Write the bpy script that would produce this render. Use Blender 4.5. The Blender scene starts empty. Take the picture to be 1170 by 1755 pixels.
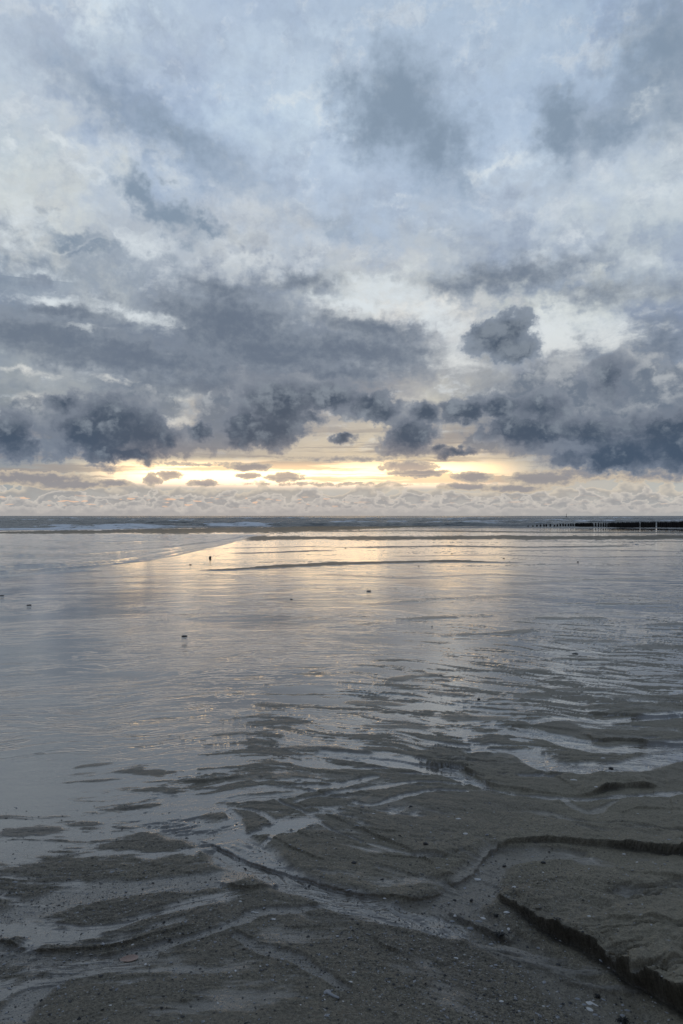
import bpy, bmesh, math, random
import numpy as np

# ---------------------------------------------------------------- camera
F = 1318.0                 # focal length in photo pixels (1170 x 1755)
HX, HY = 585.0, 884.0      # horizon line and centre column in the photo
CAM_Z = 1.6
sc = bpy.context.scene
cam_data = bpy.data.cameras.new("camera")
cam = bpy.data.objects.new("camera", cam_data)
sc.collection.objects.link(cam)
cam_data.sensor_fit = 'VERTICAL'
cam_data.sensor_height = 36.0
cam_data.lens = 36.0 * F / 1755.0
cam_data.clip_start = 0.05
cam_data.clip_end = 60000
cam.location = (0, 0, CAM_Z)
cam.rotation_euler = (math.radians(90) + math.atan((HY - 877.5) / F), 0, 0)
sc.camera = cam
sc.view_settings.view_transform = 'Standard'
sc.view_settings.look = 'None'
sc.view_settings.exposure = 0.0
sc.view_settings.gamma = 1.0

SUN_EL, SUN_AZ = 5.0, -3.0     # degrees above the horizon, degrees right of straight ahead

# ---------------------------------------------------------------- node helper
def s2l(c):
    c = c / 255.0
    return c / 12.92 if c <= 0.04045 else ((c + 0.055) / 1.055) ** 2.4
def rgb(r, g, b, k=1.0):
    return (s2l(r) * k, s2l(g) * k, s2l(b) * k, 1.0)

class S:                       # a socket with arithmetic
    def __init__(s, nt, sock): s.nt, s.k = nt, sock
    def __add__(a, b): return math_(a.nt, 'ADD', a, b)
    __radd__ = __add__
    def __sub__(a, b): return math_(a.nt, 'SUBTRACT', a, b)
    def __rsub__(a, b): return math_(a.nt, 'SUBTRACT', b, a)
    def __mul__(a, b): return math_(a.nt, 'MULTIPLY', a, b)
    __rmul__ = __mul__
    def __truediv__(a, b): return math_(a.nt, 'DIVIDE', a, b)
def put(nt, inp, v):
    if isinstance(v, S): nt.links.new(v.k, inp)
    else: inp.default_value = v
def math_(nt, op, *a, clamp=False):
    n = nt.nodes.new('ShaderNodeMath'); n.operation = op; n.use_clamp = clamp
    for i, v in enumerate(a): put(nt, n.inputs[i], v)
    return S(nt, n.outputs[0])
def smooth(x, a, b, lo=0.0, hi=1.0):
    n = x.nt.nodes.new('ShaderNodeMapRange'); n.interpolation_type = 'SMOOTHSTEP'
    put(x.nt, n.inputs[0], x)
    if a > b: a, b, lo, hi = b, a, hi, lo
    for i, v in zip((1, 2, 3, 4), (a, b, lo, hi)): n.inputs[i].default_value = v
    return S(x.nt, n.outputs[0])
def linr(x, a, b, lo=0.0, hi=1.0):
    n = x.nt.nodes.new('ShaderNodeMapRange')
    put(x.nt, n.inputs[0], x)
    for i, v in zip((1, 2, 3, 4), (a, b, lo, hi)): n.inputs[i].default_value = v
    return S(x.nt, n.outputs[0])
def vec(nt, x, y, z=0.0):
    n = nt.nodes.new('ShaderNodeCombineXYZ')
    for i, v in enumerate((x, y, z)): put(nt, n.inputs[i], v)
    return S(nt, n.outputs[0])
def noise(nt, v, scale, detail=5, rough=0.55, dist=0.0, kind='FBM', lac=2.0, color=False, dim='2D'):
    n = nt.nodes.new('ShaderNodeTexNoise'); n.noise_type = kind
    n.noise_dimensions = dim
    put(nt, n.inputs['Vector'], v)
    for k, x in (('Scale', scale), ('Detail', detail), ('Roughness', rough), ('Distortion', dist), ('Lacunarity', lac)):
        n.inputs[k].default_value = x
    return S(nt, n.outputs['Color' if color else 'Fac'])
def mixc(nt, f, a, b, mode='MIX'):
    n = nt.nodes.new('ShaderNodeMix'); n.data_type = 'RGBA'; n.blend_type = mode
    put(nt, n.inputs[0], f); put(nt, n.inputs[6], a); put(nt, n.inputs[7], b)
    return S(nt, n.outputs[2])
def ramp(nt, f, stops, interp='EASE'):
    n = nt.nodes.new('ShaderNodeValToRGB'); n.color_ramp.interpolation = interp
    e = n.color_ramp.elements
    while len(e) < len(stops): e.new(0.5)
    for el, (p, c) in zip(e, stops): el.position = p
    for el, (p, c) in zip(e, stops): el.color = c
    put(nt, n.inputs[0], f)
    return S(nt, n.outputs[0])
def sep(v):
    n = v.nt.nodes.new('ShaderNodeSeparateXYZ'); put(v.nt, n.inputs[0], v)
    return [S(v.nt, o) for o in n.outputs]

# ---------------------------------------------------------------- world: a dusk sky of broken cloud
world = bpy.data.worlds.new("World"); sc.world = world; world.use_nodes = True
nt = world.node_tree; nt.nodes.clear()
tc = nt.nodes.new('ShaderNodeTexCoord')
nrm = nt.nodes.new('ShaderNodeVectorMath'); nrm.operation = 'NORMALIZE'
nt.links.new(tc.outputs['Generated'], nrm.inputs[0])
D = S(nt, nrm.outputs[0])
dx, dy, dz = sep(D)
az = math_(nt, 'ARCTAN2', dx, dy) * (180 / math.pi)          # degrees right of straight ahead
el = math_(nt, 'ARCSINE', dz) * (180 / math.pi)              # degrees above the horizon

def ae(px, py):                    # where a point of the sky stands: azimuth and elevation in degrees
    x, z = (px - HX) / F, (HY - py) / F
    return math.degrees(math.atan(x)), math.degrees(math.atan(z / math.sqrt(1 + x * x)))

# cloud deck coordinates: direction carried up to a flat layer, so that cloud flattens towards the horizon
den = math_(nt, 'MAXIMUM', dz, 0.0) + 0.10
cx, cy = dx / den, dy / den
deck = vec(nt, cx, cy)
ang = vec(nt, az * 0.10, el * 0.12)
nA = noise(nt, ang, 3.0, 4, 0.6, color=True)            # broad warp
nB = noise(nt, ang, 8.5, 5, 0.58, color=True)           # finer warp
wr, wg, wb = sep(nA); n2r, n2g, n2b = sep(nB)
nE = noise(nt, vec(nt, az * 0.10, el * 0.13), 13.0, 7, 0.64)     # ragged edges
amp = smooth(el, 1.5, 20, 0.2, 3.6)
ampe = smooth(el, 2.5, 16, 0.03, 2.6)
A = az + (wr - 0.5) * amp * 4.0 + (n2r - 0.5) * amp * 1.6
E = el + (wg - 0.5) * ampe * 2.6 + (n2g - 0.5) * ampe * 1.3

ROWS = [
 (0,    [(-300,168,186,210),(0,172,192,214),(90,182,200,218),(170,206,224,238),(260,178,197,217),(400,166,186,211),(700,166,187,210),(1000,160,183,209),(1170,146,168,198),(1400,140,160,190)]),
 (100,  [(0,172,188,207),(110,164,180,202),(190,180,198,216),(300,170,188,211),(440,176,195,216),(520,184,203,222),(640,168,188,210),(760,166,186,209),(880,172,192,213),(1000,164,186,210),(1100,150,170,197),(1170,150,168,192)]),
 (200,  [(0,178,194,210),(90,178,192,208),(200,152,172,200),(330,158,179,206),(430,176,197,219),(510,190,210,228),(600,172,193,216),(860,166,188,214),(960,160,182,208),(1060,160,180,204),(1170,166,182,200)]),
 (300,  [(0,184,197,206),(110,196,205,210),(180,184,198,212),(300,160,180,205),(430,168,187,210),(520,178,196,217),(640,170,190,214),(760,166,187,213),(870,188,206,224),(1000,178,194,212),(1100,176,192,209),(1170,184,197,208)]),
 (380,  [(0,204,212,212),(80,196,204,206),(200,178,190,202),(330,172,185,200),(430,192,202,212),(510,180,194,210),(620,164,182,204),(720,172,188,206),(860,166,182,202),(1000,178,192,206),(1100,192,204,212),(1170,186,200,210)]),
 (440,  [(0,176,186,194),(90,196,202,204),(200,164,176,190),(330,176,186,196),(430,190,198,204),(520,172,184,198),(620,186,194,202),(740,176,188,200),(860,146,162,184),(960,168,182,198),(1090,188,200,208),(1170,160,176,194)]),
 (490,  [(0,136,152,170),(110,150,164,178),(220,144,158,174),(380,136,150,170),(500,140,154,174),(580,186,195,200),(660,206,212,212),(740,180,190,198),(850,142,158,180),(980,150,166,186),(1100,168,182,196),(1170,150,166,188)]),
 (530,  [(0,122,138,158),(110,136,150,168),(200,168,178,186),(270,150,162,176),(400,122,136,156),(520,150,162,176),(640,206,210,210),(740,222,222,218),(800,196,200,202),(880,186,194,196),(950,216,223,222),(1040,206,214,214),(1110,160,174,190),(1170,136,153,178)]),
 (580,  [(0,134,146,162),(120,124,138,156),(250,112,126,146),(500,118,132,152),(620,128,140,158),(720,156,164,176),(790,196,201,205),(870,192,198,204),(960,206,212,212),(1030,176,188,198),(1090,140,156,180),(1170,124,142,170)]),
 (640,  [(0,150,162,172),(90,164,172,178),(180,140,150,164),(320,106,118,138),(560,112,122,140),(660,132,138,150),(760,160,164,170),(850,158,164,170),(930,130,140,156),(1040,108,122,144),(1170,126,144,170)]),
 (690,  [(0,140,150,158),(60,166,172,174),(160,140,150,160),(270,196,200,196),(330,176,174,172),(420,160,158,162),(560,146,148,156),(700,184,182,178),(760,196,194,184),(840,140,146,154),(960,120,130,146),(1170,116,132,154)]),
 (745,  [(0,110,122,138),(120,140,146,154),(300,178,176,172),(420,170,166,162),(530,198,188,172),(640,206,194,172),(760,170,164,158),(860,126,130,138),(1000,104,114,130),(1170,96,108,126)]),
 (783,  [(0,132,140,148),(110,160,162,164),(230,160,154,150),(400,186,176,162),(560,214,198,174),(700,236,214,176),(830,222,204,178),(920,160,156,152),(1040,122,128,138),(1170,118,128,138)]),
 (800,  [(0,140,146,152),(110,170,168,164),(170,232,220,190),(280,252,238,198),(460,240,222,186),(600,244,226,188),(760,255,238,196),(840,240,220,184),(920,190,184,174),(1040,158,162,164),(1170,146,152,156)]),
 (817,  [(0,148,154,158),(110,176,174,168),(170,216,206,182),(240,255,243,206),(420,255,245,208),(620,255,243,204),(770,255,241,200),(850,246,226,190),(930,200,190,176),(1040,178,178,174),(1170,168,172,172)]),
 (832,  [(0,156,162,164),(150,176,175,170),(360,192,187,176),(600,200,194,182),(780,200,194,182),(880,202,190,172),(1000,188,184,176),(1170,180,182,178)]),
 (856,  [(0,164,166,166),(170,174,172,169),(420,179,176,171),(650,181,179,175),(900,186,182,176),(1170,184,184,180)]),
 (884,  [(0,188,184,180),(300,191,185,180),(600,190,186,181),(900,194,192,186),(1170,192,194,192)]),
]
U = linr(A, -32, 32, 0, 1)
def field(rows):
    out = None
    for py, pts in rows:
        e = ae(585, py)[1]
        stops = [((ae(px, 884)[0] + 32) / 64, rgb(r, g, b)) for px, r, g, b in pts]
        stops = [(max(0.0, min(1.0, p)), c) for p, c in stops]
        col = ramp(nt, U, stops, 'LINEAR')
        out = col if out is None else mixc(nt, linr(E, prev, e, 0, 1), out, col)
        prev = e
    return out
# fine structure of the high cloud: wisps and mottling on the deck
wisp = noise(nt, vec(nt, cx * 1.1 + cy * 0.25 + wr * 0.5, cy * 0.9 + wg * 0.5), 3.2, 7, 0.62)
mott = noise(nt, deck, 9.0, 5, 0.6)
hi = smooth(el, 2.5, 8, 0.12, 1.0)
gain = 1.04 + smooth(el, 12, 20, 0.0, 0.05) + ((wisp - 0.5) * 0.48 + (mott - 0.5) * 0.10 + (nE - 0.5) * 0.05) * hi
gv = vec(nt, gain, gain, gain)
thin = smooth(wisp * 0.7 + mott * 0.3 + (wb - 0.5) * 0.5, 0.54, 0.72) * hi * 0.42
veil = smooth(wb * 0.5 + n2b * 0.3 + (1.0 - wisp) * 0.35, 0.56, 0.78) * hi * 0.30
def texture_sky(c):
    c = mixc(nt, 1.0, c, gv, 'MULTIPLY')
    c = mixc(nt, thin, c, rgb(222, 229, 233))
    return mixc(nt, veil, c, rgb(136, 153, 180))

def blobs(lst, warped, grow=1.5):
    tot = None
    for b in lst:
        px, py, rx, ry = b[:4]; rot = b[4] if len(b) > 4 else 0; w = b[5] if len(b) > 5 else 1.0
        a0, e0 = ae(px, py)
        g = nt.nodes.new('ShaderNodeTexGradient'); g.gradient_type = 'SPHERICAL'
        m = g.texture_mapping; m.vector_type = 'TEXTURE'
        m.translation = (a0, e0, 0); m.rotation = (0, 0, math.radians(rot)); m.scale = (rx / 23.0 * grow, ry / 23.0 * grow, 1)
        nt.links.new(warped.k, g.inputs[0])
        t = S(nt, g.outputs['Fac'])
        if w != 1.0: t = t * w
        tot = t if tot is None else math_(nt, 'SMOOTH_MAX', tot, t, 0.15)
    return tot
def warp(ka, ke, fa, fe):
    return vec(nt, az + (wr - 0.5) * ka + (n2r - 0.5) * fa, el + (wg - 0.5) * ke + (n2g - 0.5) * fe)
def voro(v, s, detail=0.0):
    n = nt.nodes.new('ShaderNodeTexVoronoi'); n.voronoi_dimensions = '2D'
    n.inputs['Detail'].default_value = detail; n.inputs['Roughness'].default_value = 0.5
    put(nt, n.inputs['Vector'], v); n.inputs['Scale'].default_value = s
    return S(nt, n.outputs['Distance'])

# ---- soft slate layers and ragged high scraps
SOFT = [(60,575,150,28), (110,535,90,14,0,.8), (390,555,130,52,-8), (460,600,120,40,-6), (620,600,150,26,-4), (210,612,230,30,-3),
        (380,497,80,20,-8,.8), (520,482,120,18,4,.7), (640,565,110,18,-12,.9), (330,660,190,26,0,.9), (560,640,190,24,4,.8), (860,475,190,26,4,.75),
        (1060,500,170,28,-6,.6), (1130,590,90,50,0,.7), (700,640,80,14,4,.5), (1090,640,90,60,0,.7), (40,665,60,18,0,.5)]
HIGH = [(690,175,80,75,-30), (640,215,60,60,40,.8), (745,245,75,70,-40,.8), (790,300,60,40,-30,.5), (600,150,50,40,0,.6), (965,215,50,52,-20,.9),
        (1060,205,120,40,20,.7), (1130,100,90,90,45,.8), (1165,190,60,60,0,.6), (245,325,52,26,-35,1), (290,365,55,26,-30,.9), (350,382,50,16,-10,.8),
        (115,403,60,16,-4,.8), (150,432,90,12,0,.6), (300,235,190,42,-24,.55), (180,160,150,45,-20,.5), (960,290,50,40,0,.4),(560,380,100,22,-12,.4)]
soft_w = warp(3.6, 1.8, 2.2, 1.2)
fs = blobs(SOFT, soft_w, 1.6) + (nE - 0.5) * 0.26 + (wisp - 0.5) * 0.25
a_soft = smooth(fs, 0.06, 0.66) * 0.84
col_soft = mixc(nt, smooth(fs + (nE - 0.5) * 0.6, 0.15, 0.95), rgb(136,148,162), rgb(100,115,135))
fh = blobs(HIGH, warp(4.5, 4.0, 1.8, 1.8), 1.45) + (nE - 0.5) * 0.26 + (wisp - 0.5) * 0.35
a_high = smooth(fh, -0.02, 0.80) * 0.95
col_high = mixc(nt, smooth(el, 12, 22), rgb(110,127,147), rgb(126,148,171))

# bright breaks in the layer, with combed wispy edges
LOWBREAK = [(235,540,80,12,-8,.9), (100,515,70,9,0,.7), (150,560,60,7,0,.5), (655,493,100,24,-12), (745,545,60,30,-20), (640,525,80,12,-8,.8), (790,610,60,30,0,.7), (945,575,60,40), (1040,570,60,30,0,.9),
            (960,620,60,20,0,.6), (30,635,70,7,0,.8), (190,648,60,6,0,.5), (292,700,34,14), (306,722,20,12,0,.8), (60,690,44,18,0,.7), (230,682,40,6,0,.7), (560,505,40,10,0,.6), (700,690,60,16,0,.5), (1090,500,60,14,0,.5), (1150,560,50,10,0,.4)]
HIGHBREAK = [(165,20,60,40,-20,.7), (500,168,60,13,12,.9), (545,195,24,30,0,.6), (108,238,34,9,-15,.9), (10,240,20,8,0,.7), (868,283,50,12,14,.9), (512,352,30,14,-30,.7), (440,400,50,12,-8,.6), (30,395,70,50,-10,.8),
             (150,296,60,12,-12,.6), (240,415,50,30,0,.6), (1100,180,30,20,0,.5), (1140,330,60,30,0,.5), (1110,440,60,24,0,.6), (990,400,60,12,8,.5), (60,470,80,14,0,.8), (640,470,60,14,0,.6), (690,340,40,12,0,.4)]
def breaks(lst, wp):
    b = blobs(lst, wp, 1.5)
    return smooth(b + ((wisp - 0.5) * 0.9 + (mott - 0.5) * 0.3 + (nE - 0.5) * 0.2) * smooth(b, 0.15, 0.3), 0.14, 0.85)
soft_b = warp(2.2, 1.0, 1.6, 0.9)
a_lb = breaks(LOWBREAK, soft_b) * 0.9 * smooth(wisp * 0.6 + nE * 0.4, 0.3, 0.6, 0.45, 1.0)
a_hb = breaks(HIGHBREAK, warp(3.0, 2.4, 2.0, 1.6)) * 0.8 * smooth(wisp * 0.6 + nE * 0.4, 0.3, 0.6, 0.35, 1.0)
col_br = mixc(nt, smooth(el, 6, 16), rgb(226,222,212), rgb(216,226,232))

# ---- low cumulus bank, lit from behind: slate bodies, paler ragged rims
BANK = [(15,750,45,34), (150,745,60,34), (195,735,80,52), (235,745,60,40), (215,775,60,14), (110,690,30,18,0,.8), (290,755,26,16,0,.8),
        (343,738,20,20,0,.9), (430,735,54,32), (480,695,70,46), (465,735,46,32), (560,682,60,22), (540,715,26,12,0,.8),
        (592,752,20,10,0,.9), (625,690,28,20), (652,700,30,28), (703,748,36,30), (728,708,24,20), (785,776,34,8,0,.8), (750,768,20,10,0,.7),
        (800,706,50,18), (850,700,56,18,8), (910,740,90,26,-10), (1060,780,100,26,4), (1140,745,90,36,10), (1190,770,70,40), (1010,745,60,30,0,.9),
        (1045,650,36,40,0,.85), (930,700,50,30,0,.85)]
PALE = [(60,700,50,20,0,.8), (110,730,60,50), (240,700,70,30), (300,760,50,24), (385,705,44,34), (360,745,50,26), (500,665,50,22), (440,670,30,18,0,.8), (600,690,50,24),
        (690,715,60,24), (700,760,60,24,0,.8), (860,690,70,24,8), (930,660,60,40,10), (900,720,70,30), (1000,690,90,46), (1060,670,70,60), (1140,690,80,60), (960,765,90,18,-4), (1100,790,110,26), (840,750,60,26,0,.8)]
PUFF = [(835,572,34,24), (880,562,34,32), (862,590,56,32), (885,605,40,22), (820,600,24,12,0,.6), (925,612,26,10,0,.5), (810,570,20,8,0,.7)]
vb = vec(nt, az * 0.10 + (n2r - 0.5) * 0.25, el * 0.12 + (n2g - 0.5) * 0.25)
billow = 0.55 - voro(vb, 4.6, 1.5)
def bank(lst, wp, grow, lo, hi_, shift):
    b = blobs(lst, wp, grow)
    f = b + (billow * 0.33 + (nE - 0.5) * 0.30 + shift) * smooth(b, 0.15, 0.27)
    return f, smooth(f, lo, hi_)
glow = smooth(el, 3.0, 7.0, 1.0, 0.0) * smooth(az, 9, 17, 1.0, 0.0) * smooth(az, -20, -12, 0.0, 1.0)
tone = smooth(nE * 0.45 + billow * 0.7 + n2b * 0.7 + linr(el, 3.5, 10.5, -0.22, 0.26), 0.36, 1.05)
# a paler bank at the back
fl, a_pale = bank(PALE, warp(1.4, 0.9, 1.8, 1.5), 1.6, 0.15, 0.46, 0.0)
pale = mixc(nt, tone, rgb(106,120,138), rgb(172,178,184))
pale = mixc(nt, glow * 0.7, pale, rgb(158,146,140))
pale = mixc(nt, smooth(fl, 0.12, 0.42, 0.7, 0.0), pale, mixc(nt, glow, rgb(176,180,186), rgb(216,196,170)))
a_pale = a_pale * 0.85
# the cloud's own mass: thick slate in the middle, thin and pale at the rim; warmer where the glow shines through
fb, a_bank = bank(BANK, warp(1.2, 0.8, 1.5, 1.3), 1.80, 0.15, 0.47, 0.0)
depthf = smooth(fb, 0.18, 0.75)
rim = mixc(nt, glow, rgb(128,138,154), rgb(158,148,144))
inner = mixc(nt, tone, rgb(68,85,106), rgb(126,138,152))
inner = mixc(nt, glow * 0.35, inner, rgb(98,98,108))
colb = mixc(nt, depthf, rim, inner)
fp, a_p = bank(PUFF, warp(1.0, 0.7, 1.5, 1.3), 1.6, 0.16, 0.44, 0.0)
col_p = mixc(nt, smooth(fp, 0.2, 0.8), rgb(140,153,170), inner)

# ---- rows of small far cumulus above the horizon
nf = noise(nt, vec(nt, az * 0.10, el * 0.20), 15.0, 5, 0.62)
def cloud_row(c, e0, height, scale, k, body, rimc, dens):
    nz = noise(nt, vec(nt, az * 0.10 + 1.7 * k, el * 0.16 + k), scale, 3, 0.52)
    f = (nz - 0.42) * height - (el - e0)
    a = smooth(f, 0.0, 0.10) * smooth(f, 0.35, 1.0, 1.0, 0.25) * dens
    c = mixc(nt, a, c, mixc(nt, smooth(f, 0.0, 0.62), rimc, body))
    return c
def far_rows(c):
    c = cloud_row(c, 1.85, 3.0, 4.2, 1.0, rgb(158,155,153), rgb(216,204,186), 0.7)
    c = cloud_row(c, 1.35, 3.2, 5.5, 2.0, rgb(150,151,154), rgb(210,203,194), 0.8)
    c = cloud_row(c, 0.95, 2.4, 8.0, 3.0, rgb(156,156,158), rgb(206,200,192), 0.75)
    c = cloud_row(c, 0.62, 1.2, 12.0, 4.0, rgb(168,166,166), rgb(202,196,190), 0.6)
    return c
pinkn = smooth(noise(nt, vec(nt, az * 0.10, el * 0.5 + 8.0), 9.0, 2, 0.5), 0.63, 0.70) * smooth(el, 0.5, 0.8) * smooth(el, 1.2, 1.6, 1.0, 0.0) * smooth(az, -2, 2, 1.0, 0.25) * 0.8
# grey scraps floating in front of the bright gap
SCR = [(430,800,34,6), (490,818,30,7), (425,816,22,5), (195,828,26,6), (290,815,20,6), (350,828,24,5), (260,822,12,10), (700,800,44,9), (720,812,50,6), (810,818,30,8), (800,834,40,5),
       (590,786,130,6,0,.6), (340,795,110,5,0,.5), (60,820,80,10), (120,830,60,8), (930,820,60,12), (1000,812,60,10,0,.8), (880,838,50,6), (560,830,200,5,0,.45), (1120,815,80,12,0,.7)]
bc = blobs(SCR, warp(0.5, 0.15, 0.9, 0.45), 1.6)
fc = bc + (nf - 0.5) * 0.8 * smooth(bc, 0.15, 0.28)
a_c = smooth(fc, 0.18, 0.36) * 0.9
col_c = mixc(nt, smooth(fc, 0.25, 0.7), rgb(206,192,172), rgb(146,144,148))

# ---- put together: what stands below 16 degrees, and what stands above
low = texture_sky(field([r for r in ROWS if r[0] >= 440]))
gg = smooth(el, 1.85, 2.5) * smooth(el, 3.4, 4.3, 1.0, 0.0) * smooth(math_(nt, 'ABSOLUTE', az + 3.0), 10, 17, 1.0, 0.0)
strat = smooth(noise(nt, vec(nt, az * 0.022 + 3.0, el * 0.55 + (n2g - 0.5) * 0.12), 3.0, 4, 0.6), 0.46, 0.62) * smooth(el, 2.0, 2.6) * smooth(el, 5.5, 7.5, 1.0, 0.0)
low = mixc(nt, gg, low, mixc(nt, 1.0, low, (2.7, 2.1, 1.70, 1), 'MULTIPLY'))       # the clear strip the sun has just left: the brightest thing there is
low = mixc(nt, strat * 0.75, low, mixc(nt, gg, rgb(158,150,146), rgb(214,188,158)))
low = mixc(nt, a_soft, low, col_soft)
low = mixc(nt, a_lb, low, col_br)
low = far_rows(low); low = mixc(nt, pinkn, low, rgb(240,200,170))
low = mixc(nt, a_pale, low, pale)
low = mixc(nt, a_c, low, col_c)
low = mixc(nt, a_bank * 0.97, low, colb)
low = mixc(nt, a_p, low, col_p)
high = texture_sky(field([r for r in ROWS if r[0] <= 530]))
high = mixc(nt, a_soft, high, col_soft)
high = mixc(nt, a_high, high, col_high)
high = mixc(nt, a_hb, high, col_br)
high = mixc(nt, a_lb * smooth(el, 20, 17), high, col_br)
high = mixc(nt, smooth(el, 34, 55), high, rgb(142, 160, 186))

def paler(c, k):
    n = nt.nodes.new('ShaderNodeRGBToBW'); put(nt, n.inputs[0], c); g = S(nt, n.outputs[0])
    return mixc(nt, k, c, vec(nt, g, g, g))
low = paler(low, smooth(el, 4.0, 7.0, 0.0, 0.16)); high = paler(high, 0.17)
# away from the sunset the cloud is darker
dark = smooth(dy, -0.8, 0.4, 0.50, 1.05)
rear = mixc(nt, smooth(el, 0, 40), rgb(150, 154, 164), rgb(142, 160, 186))
rear = mixc(nt, 1.0, rear, vec(nt, dark, dark, dark), 'MULTIPLY')
side = smooth(math_(nt, 'ABSOLUTE', az), 33, 46)
def bg(col, k=1.0):
    n = nt.nodes.new('ShaderNodeBackground')
    put(nt, n.inputs[0], col); n.inputs[1].default_value = k
    return S(nt, n.outputs[0])
def mixs(f, a, b):
    n = nt.nodes.new('ShaderNodeMixShader'); put(nt, n.inputs[0], f)
    nt.links.new(a.k, n.inputs[1]); nt.links.new(b.k, n.inputs[2])
    return S(nt, n.outputs[0])
ahead = mixs(math_(nt, 'GREATER_THAN', el, 16.0), bg(low), bg(high))
cloud = mixs(math_(nt, 'MAXIMUM', side, smooth(el, 50, 60)), ahead, bg(rear))
cloud = mixs(math_(nt, 'LESS_THAN', el, -0.6), cloud, bg(rgb(70, 74, 80)))
sky = nt.nodes.new('ShaderNodeTexSky'); sky.sky_type = 'NISHITA'; sky.sun_disc = False
sky.sun_elevation = math.radians(SUN_EL); sky.sun_rotation = math.radians(SUN_AZ)
final = mixs(0.992, bg(S(nt, sky.outputs[0]), 0.05), cloud)      # cloud covers nearly all of the clear sky
wo = nt.nodes.new('ShaderNodeOutputWorld'); nt.links.new(final.k, wo.inputs[0])
world.cycles.sampling_method = 'MANUAL'; world.cycles.sample_map_resolution = 512

# the low sun behind the cloud bank: weak, very soft and warm
sd = bpy.data.lights.new("sun", 'SUN'); sd.energy = 0.012; sd.angle = math.radians(30); sd.color = (1.0, 0.80, 0.52)
sun = bpy.data.objects.new("sun", sd); sc.collection.objects.link(sun)
sun.rotation_euler = (math.radians(90 - SUN_EL), 0, math.radians(180 - SUN_AZ))

# ---------------------------------------------------------------- small maths for the terrain
rng = np.random.RandomState(7)
PERM = rng.permutation(4096)
GRAD = np.stack([np.cos(np.linspace(0, 2*np.pi, 4096, endpoint=False)), np.sin(np.linspace(0, 2*np.pi, 4096, endpoint=False))], 1)[rng.permutation(4096)].astype(np.float32)
def perlin(x, y, seed=0):
    xi = np.floor(x); yi = np.floor(y)
    fx = (x - xi).astype(np.float32); fy = (y - yi).astype(np.float32)
    xi = xi.astype(np.int64); yi = yi.astype(np.int64)
    u = fx*fx*fx*(fx*(fx*6-15)+10); v = fy*fy*fy*(fy*(fy*6-15)+10)
    def g(ix, iy, ax, ay):
        h = PERM[(PERM[(ix + seed*131) & 4095] + iy) & 4095]
        q = GRAD[h]
        return q[..., 0]*ax + q[..., 1]*ay
    a = g(xi, yi, fx, fy); b = g(xi+1, yi, fx-1, fy); c = g(xi, yi+1, fx, fy-1); d = g(xi+1, yi+1, fx-1, fy-1)
    return ((a + (b-a)*u) + ((c + (d-c)*u) - (a + (b-a)*u))*v) * 1.5
def fbm(x, y, octs=4, gain=0.5, seed=0):
    t = 0; a = 1.0; s = 0
    for k in range(octs):
        t = t + a*perlin(x, y, seed+k); s += a; a *= gain
        x, y = x*2.03+3.1, y*2.03-1.7
    return t / s
def sstep(x, a, b):
    t = np.clip((x-a)/(b-a), 0, 1); return t*t*(3-2*t)
def at(px, py, z=0.0):              # where a point of the photograph stands on the level z
    d = (CAM_Z - z) * F / (py - HY)
    return ((px - HX) / F * d, d)
def curve(pts, z=0.0, step=None):
    w = np.array([at(p[0], p[1], z) for p in pts], float)
    # Catmull-Rom through the points
    P = np.vstack([2*w[0]-w[1], w, 2*w[-1]-w[-2]])
    out = []
    for i in range(1, len(P)-2):
        for t in np.linspace(0, 1, 7)[:-1]:
            a, b, c, d = P[i-1], P[i], P[i+1], P[i+2]
            out.append(0.5*((2*b)+(c-a)*t+(2*a-5*b+4*c-d)*t*t+(3*b-a-3*c+d)*t**3))
    out.append(w[-1])
    return np.array(out)
def near(cv, X, Y):
    """nearest point of a curve: distance, signed side (+ = left of travel), parameter 0..1, for points X, Y"""
    best = np.full(X.shape, 1e9); side = np.zeros(X.shape); par = np.zeros(X.shape)
    nx_ = np.zeros(X.shape); ny_ = np.zeros(X.shape)
    seg = np.diff(cv, axis=0); L = np.hypot(seg[:, 0], seg[:, 1]); cum = np.concatenate([[0], np.cumsum(L)]); tot = cum[-1]
    for i in range(len(seg)):
        ax, ay = cv[i]; dx_, dy_ = seg[i]; l2 = L[i]**2 + 1e-12
        rx, ry = X-ax, Y-ay
        t = np.clip((rx*dx_+ry*dy_)/l2, 0, 1)
        qx, qy = rx-t*dx_, ry-t*dy_
        d = np.hypot(qx, qy); m = d < best
        best[m] = d[m]; side[m] = np.sign(dx_*ry-dy_*rx)[m]; par[m] = ((cum[i]+t*L[i])/tot)[m]
        nx_[m] = -dy_/L[i]; ny_[m] = dx_/L[i]
    return best, side, par, nx_, ny_

# ---------------------------------------------------------------- the beach: one relief sheet, fine near the eye, coarse far away
front = np.tan(np.radians(np.linspace(-34, 34, 1260)))                # view columns (slopes x/y)
angs = np.concatenate([np.linspace(-180, -35, 70), np.degrees(np.arctan(front)), np.linspace(35, 180, 70)])
pyr = np.concatenate([np.arange(896.0, 960, 0.55), np.arange(960, 1100, 0.8), np.arange(1100, 1790, 0.95), np.geomspace(1792, 6000, 60)])
dist = CAM_Z * F / (pyr - HY)                                         # distances straight ahead
TH, DD = np.meshgrid(np.radians(angs), dist)
sec = 1 / np.maximum(np.cos(TH), 0.80)                                # rows straight across the view, round behind
R = DD * np.where(np.abs(TH) < math.radians(36), 1/np.cos(TH), sec)
X = R*np.sin(TH); Y = R*np.cos(TH)
D2 = np.maximum(Y, 0.3)
PX = HX + F*X/D2; PY = HY + CAM_Z*F/D2                                # photo coordinates of the level beach
PXc = np.clip(PX, -60, 1230)
inview = Y > 0

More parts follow.
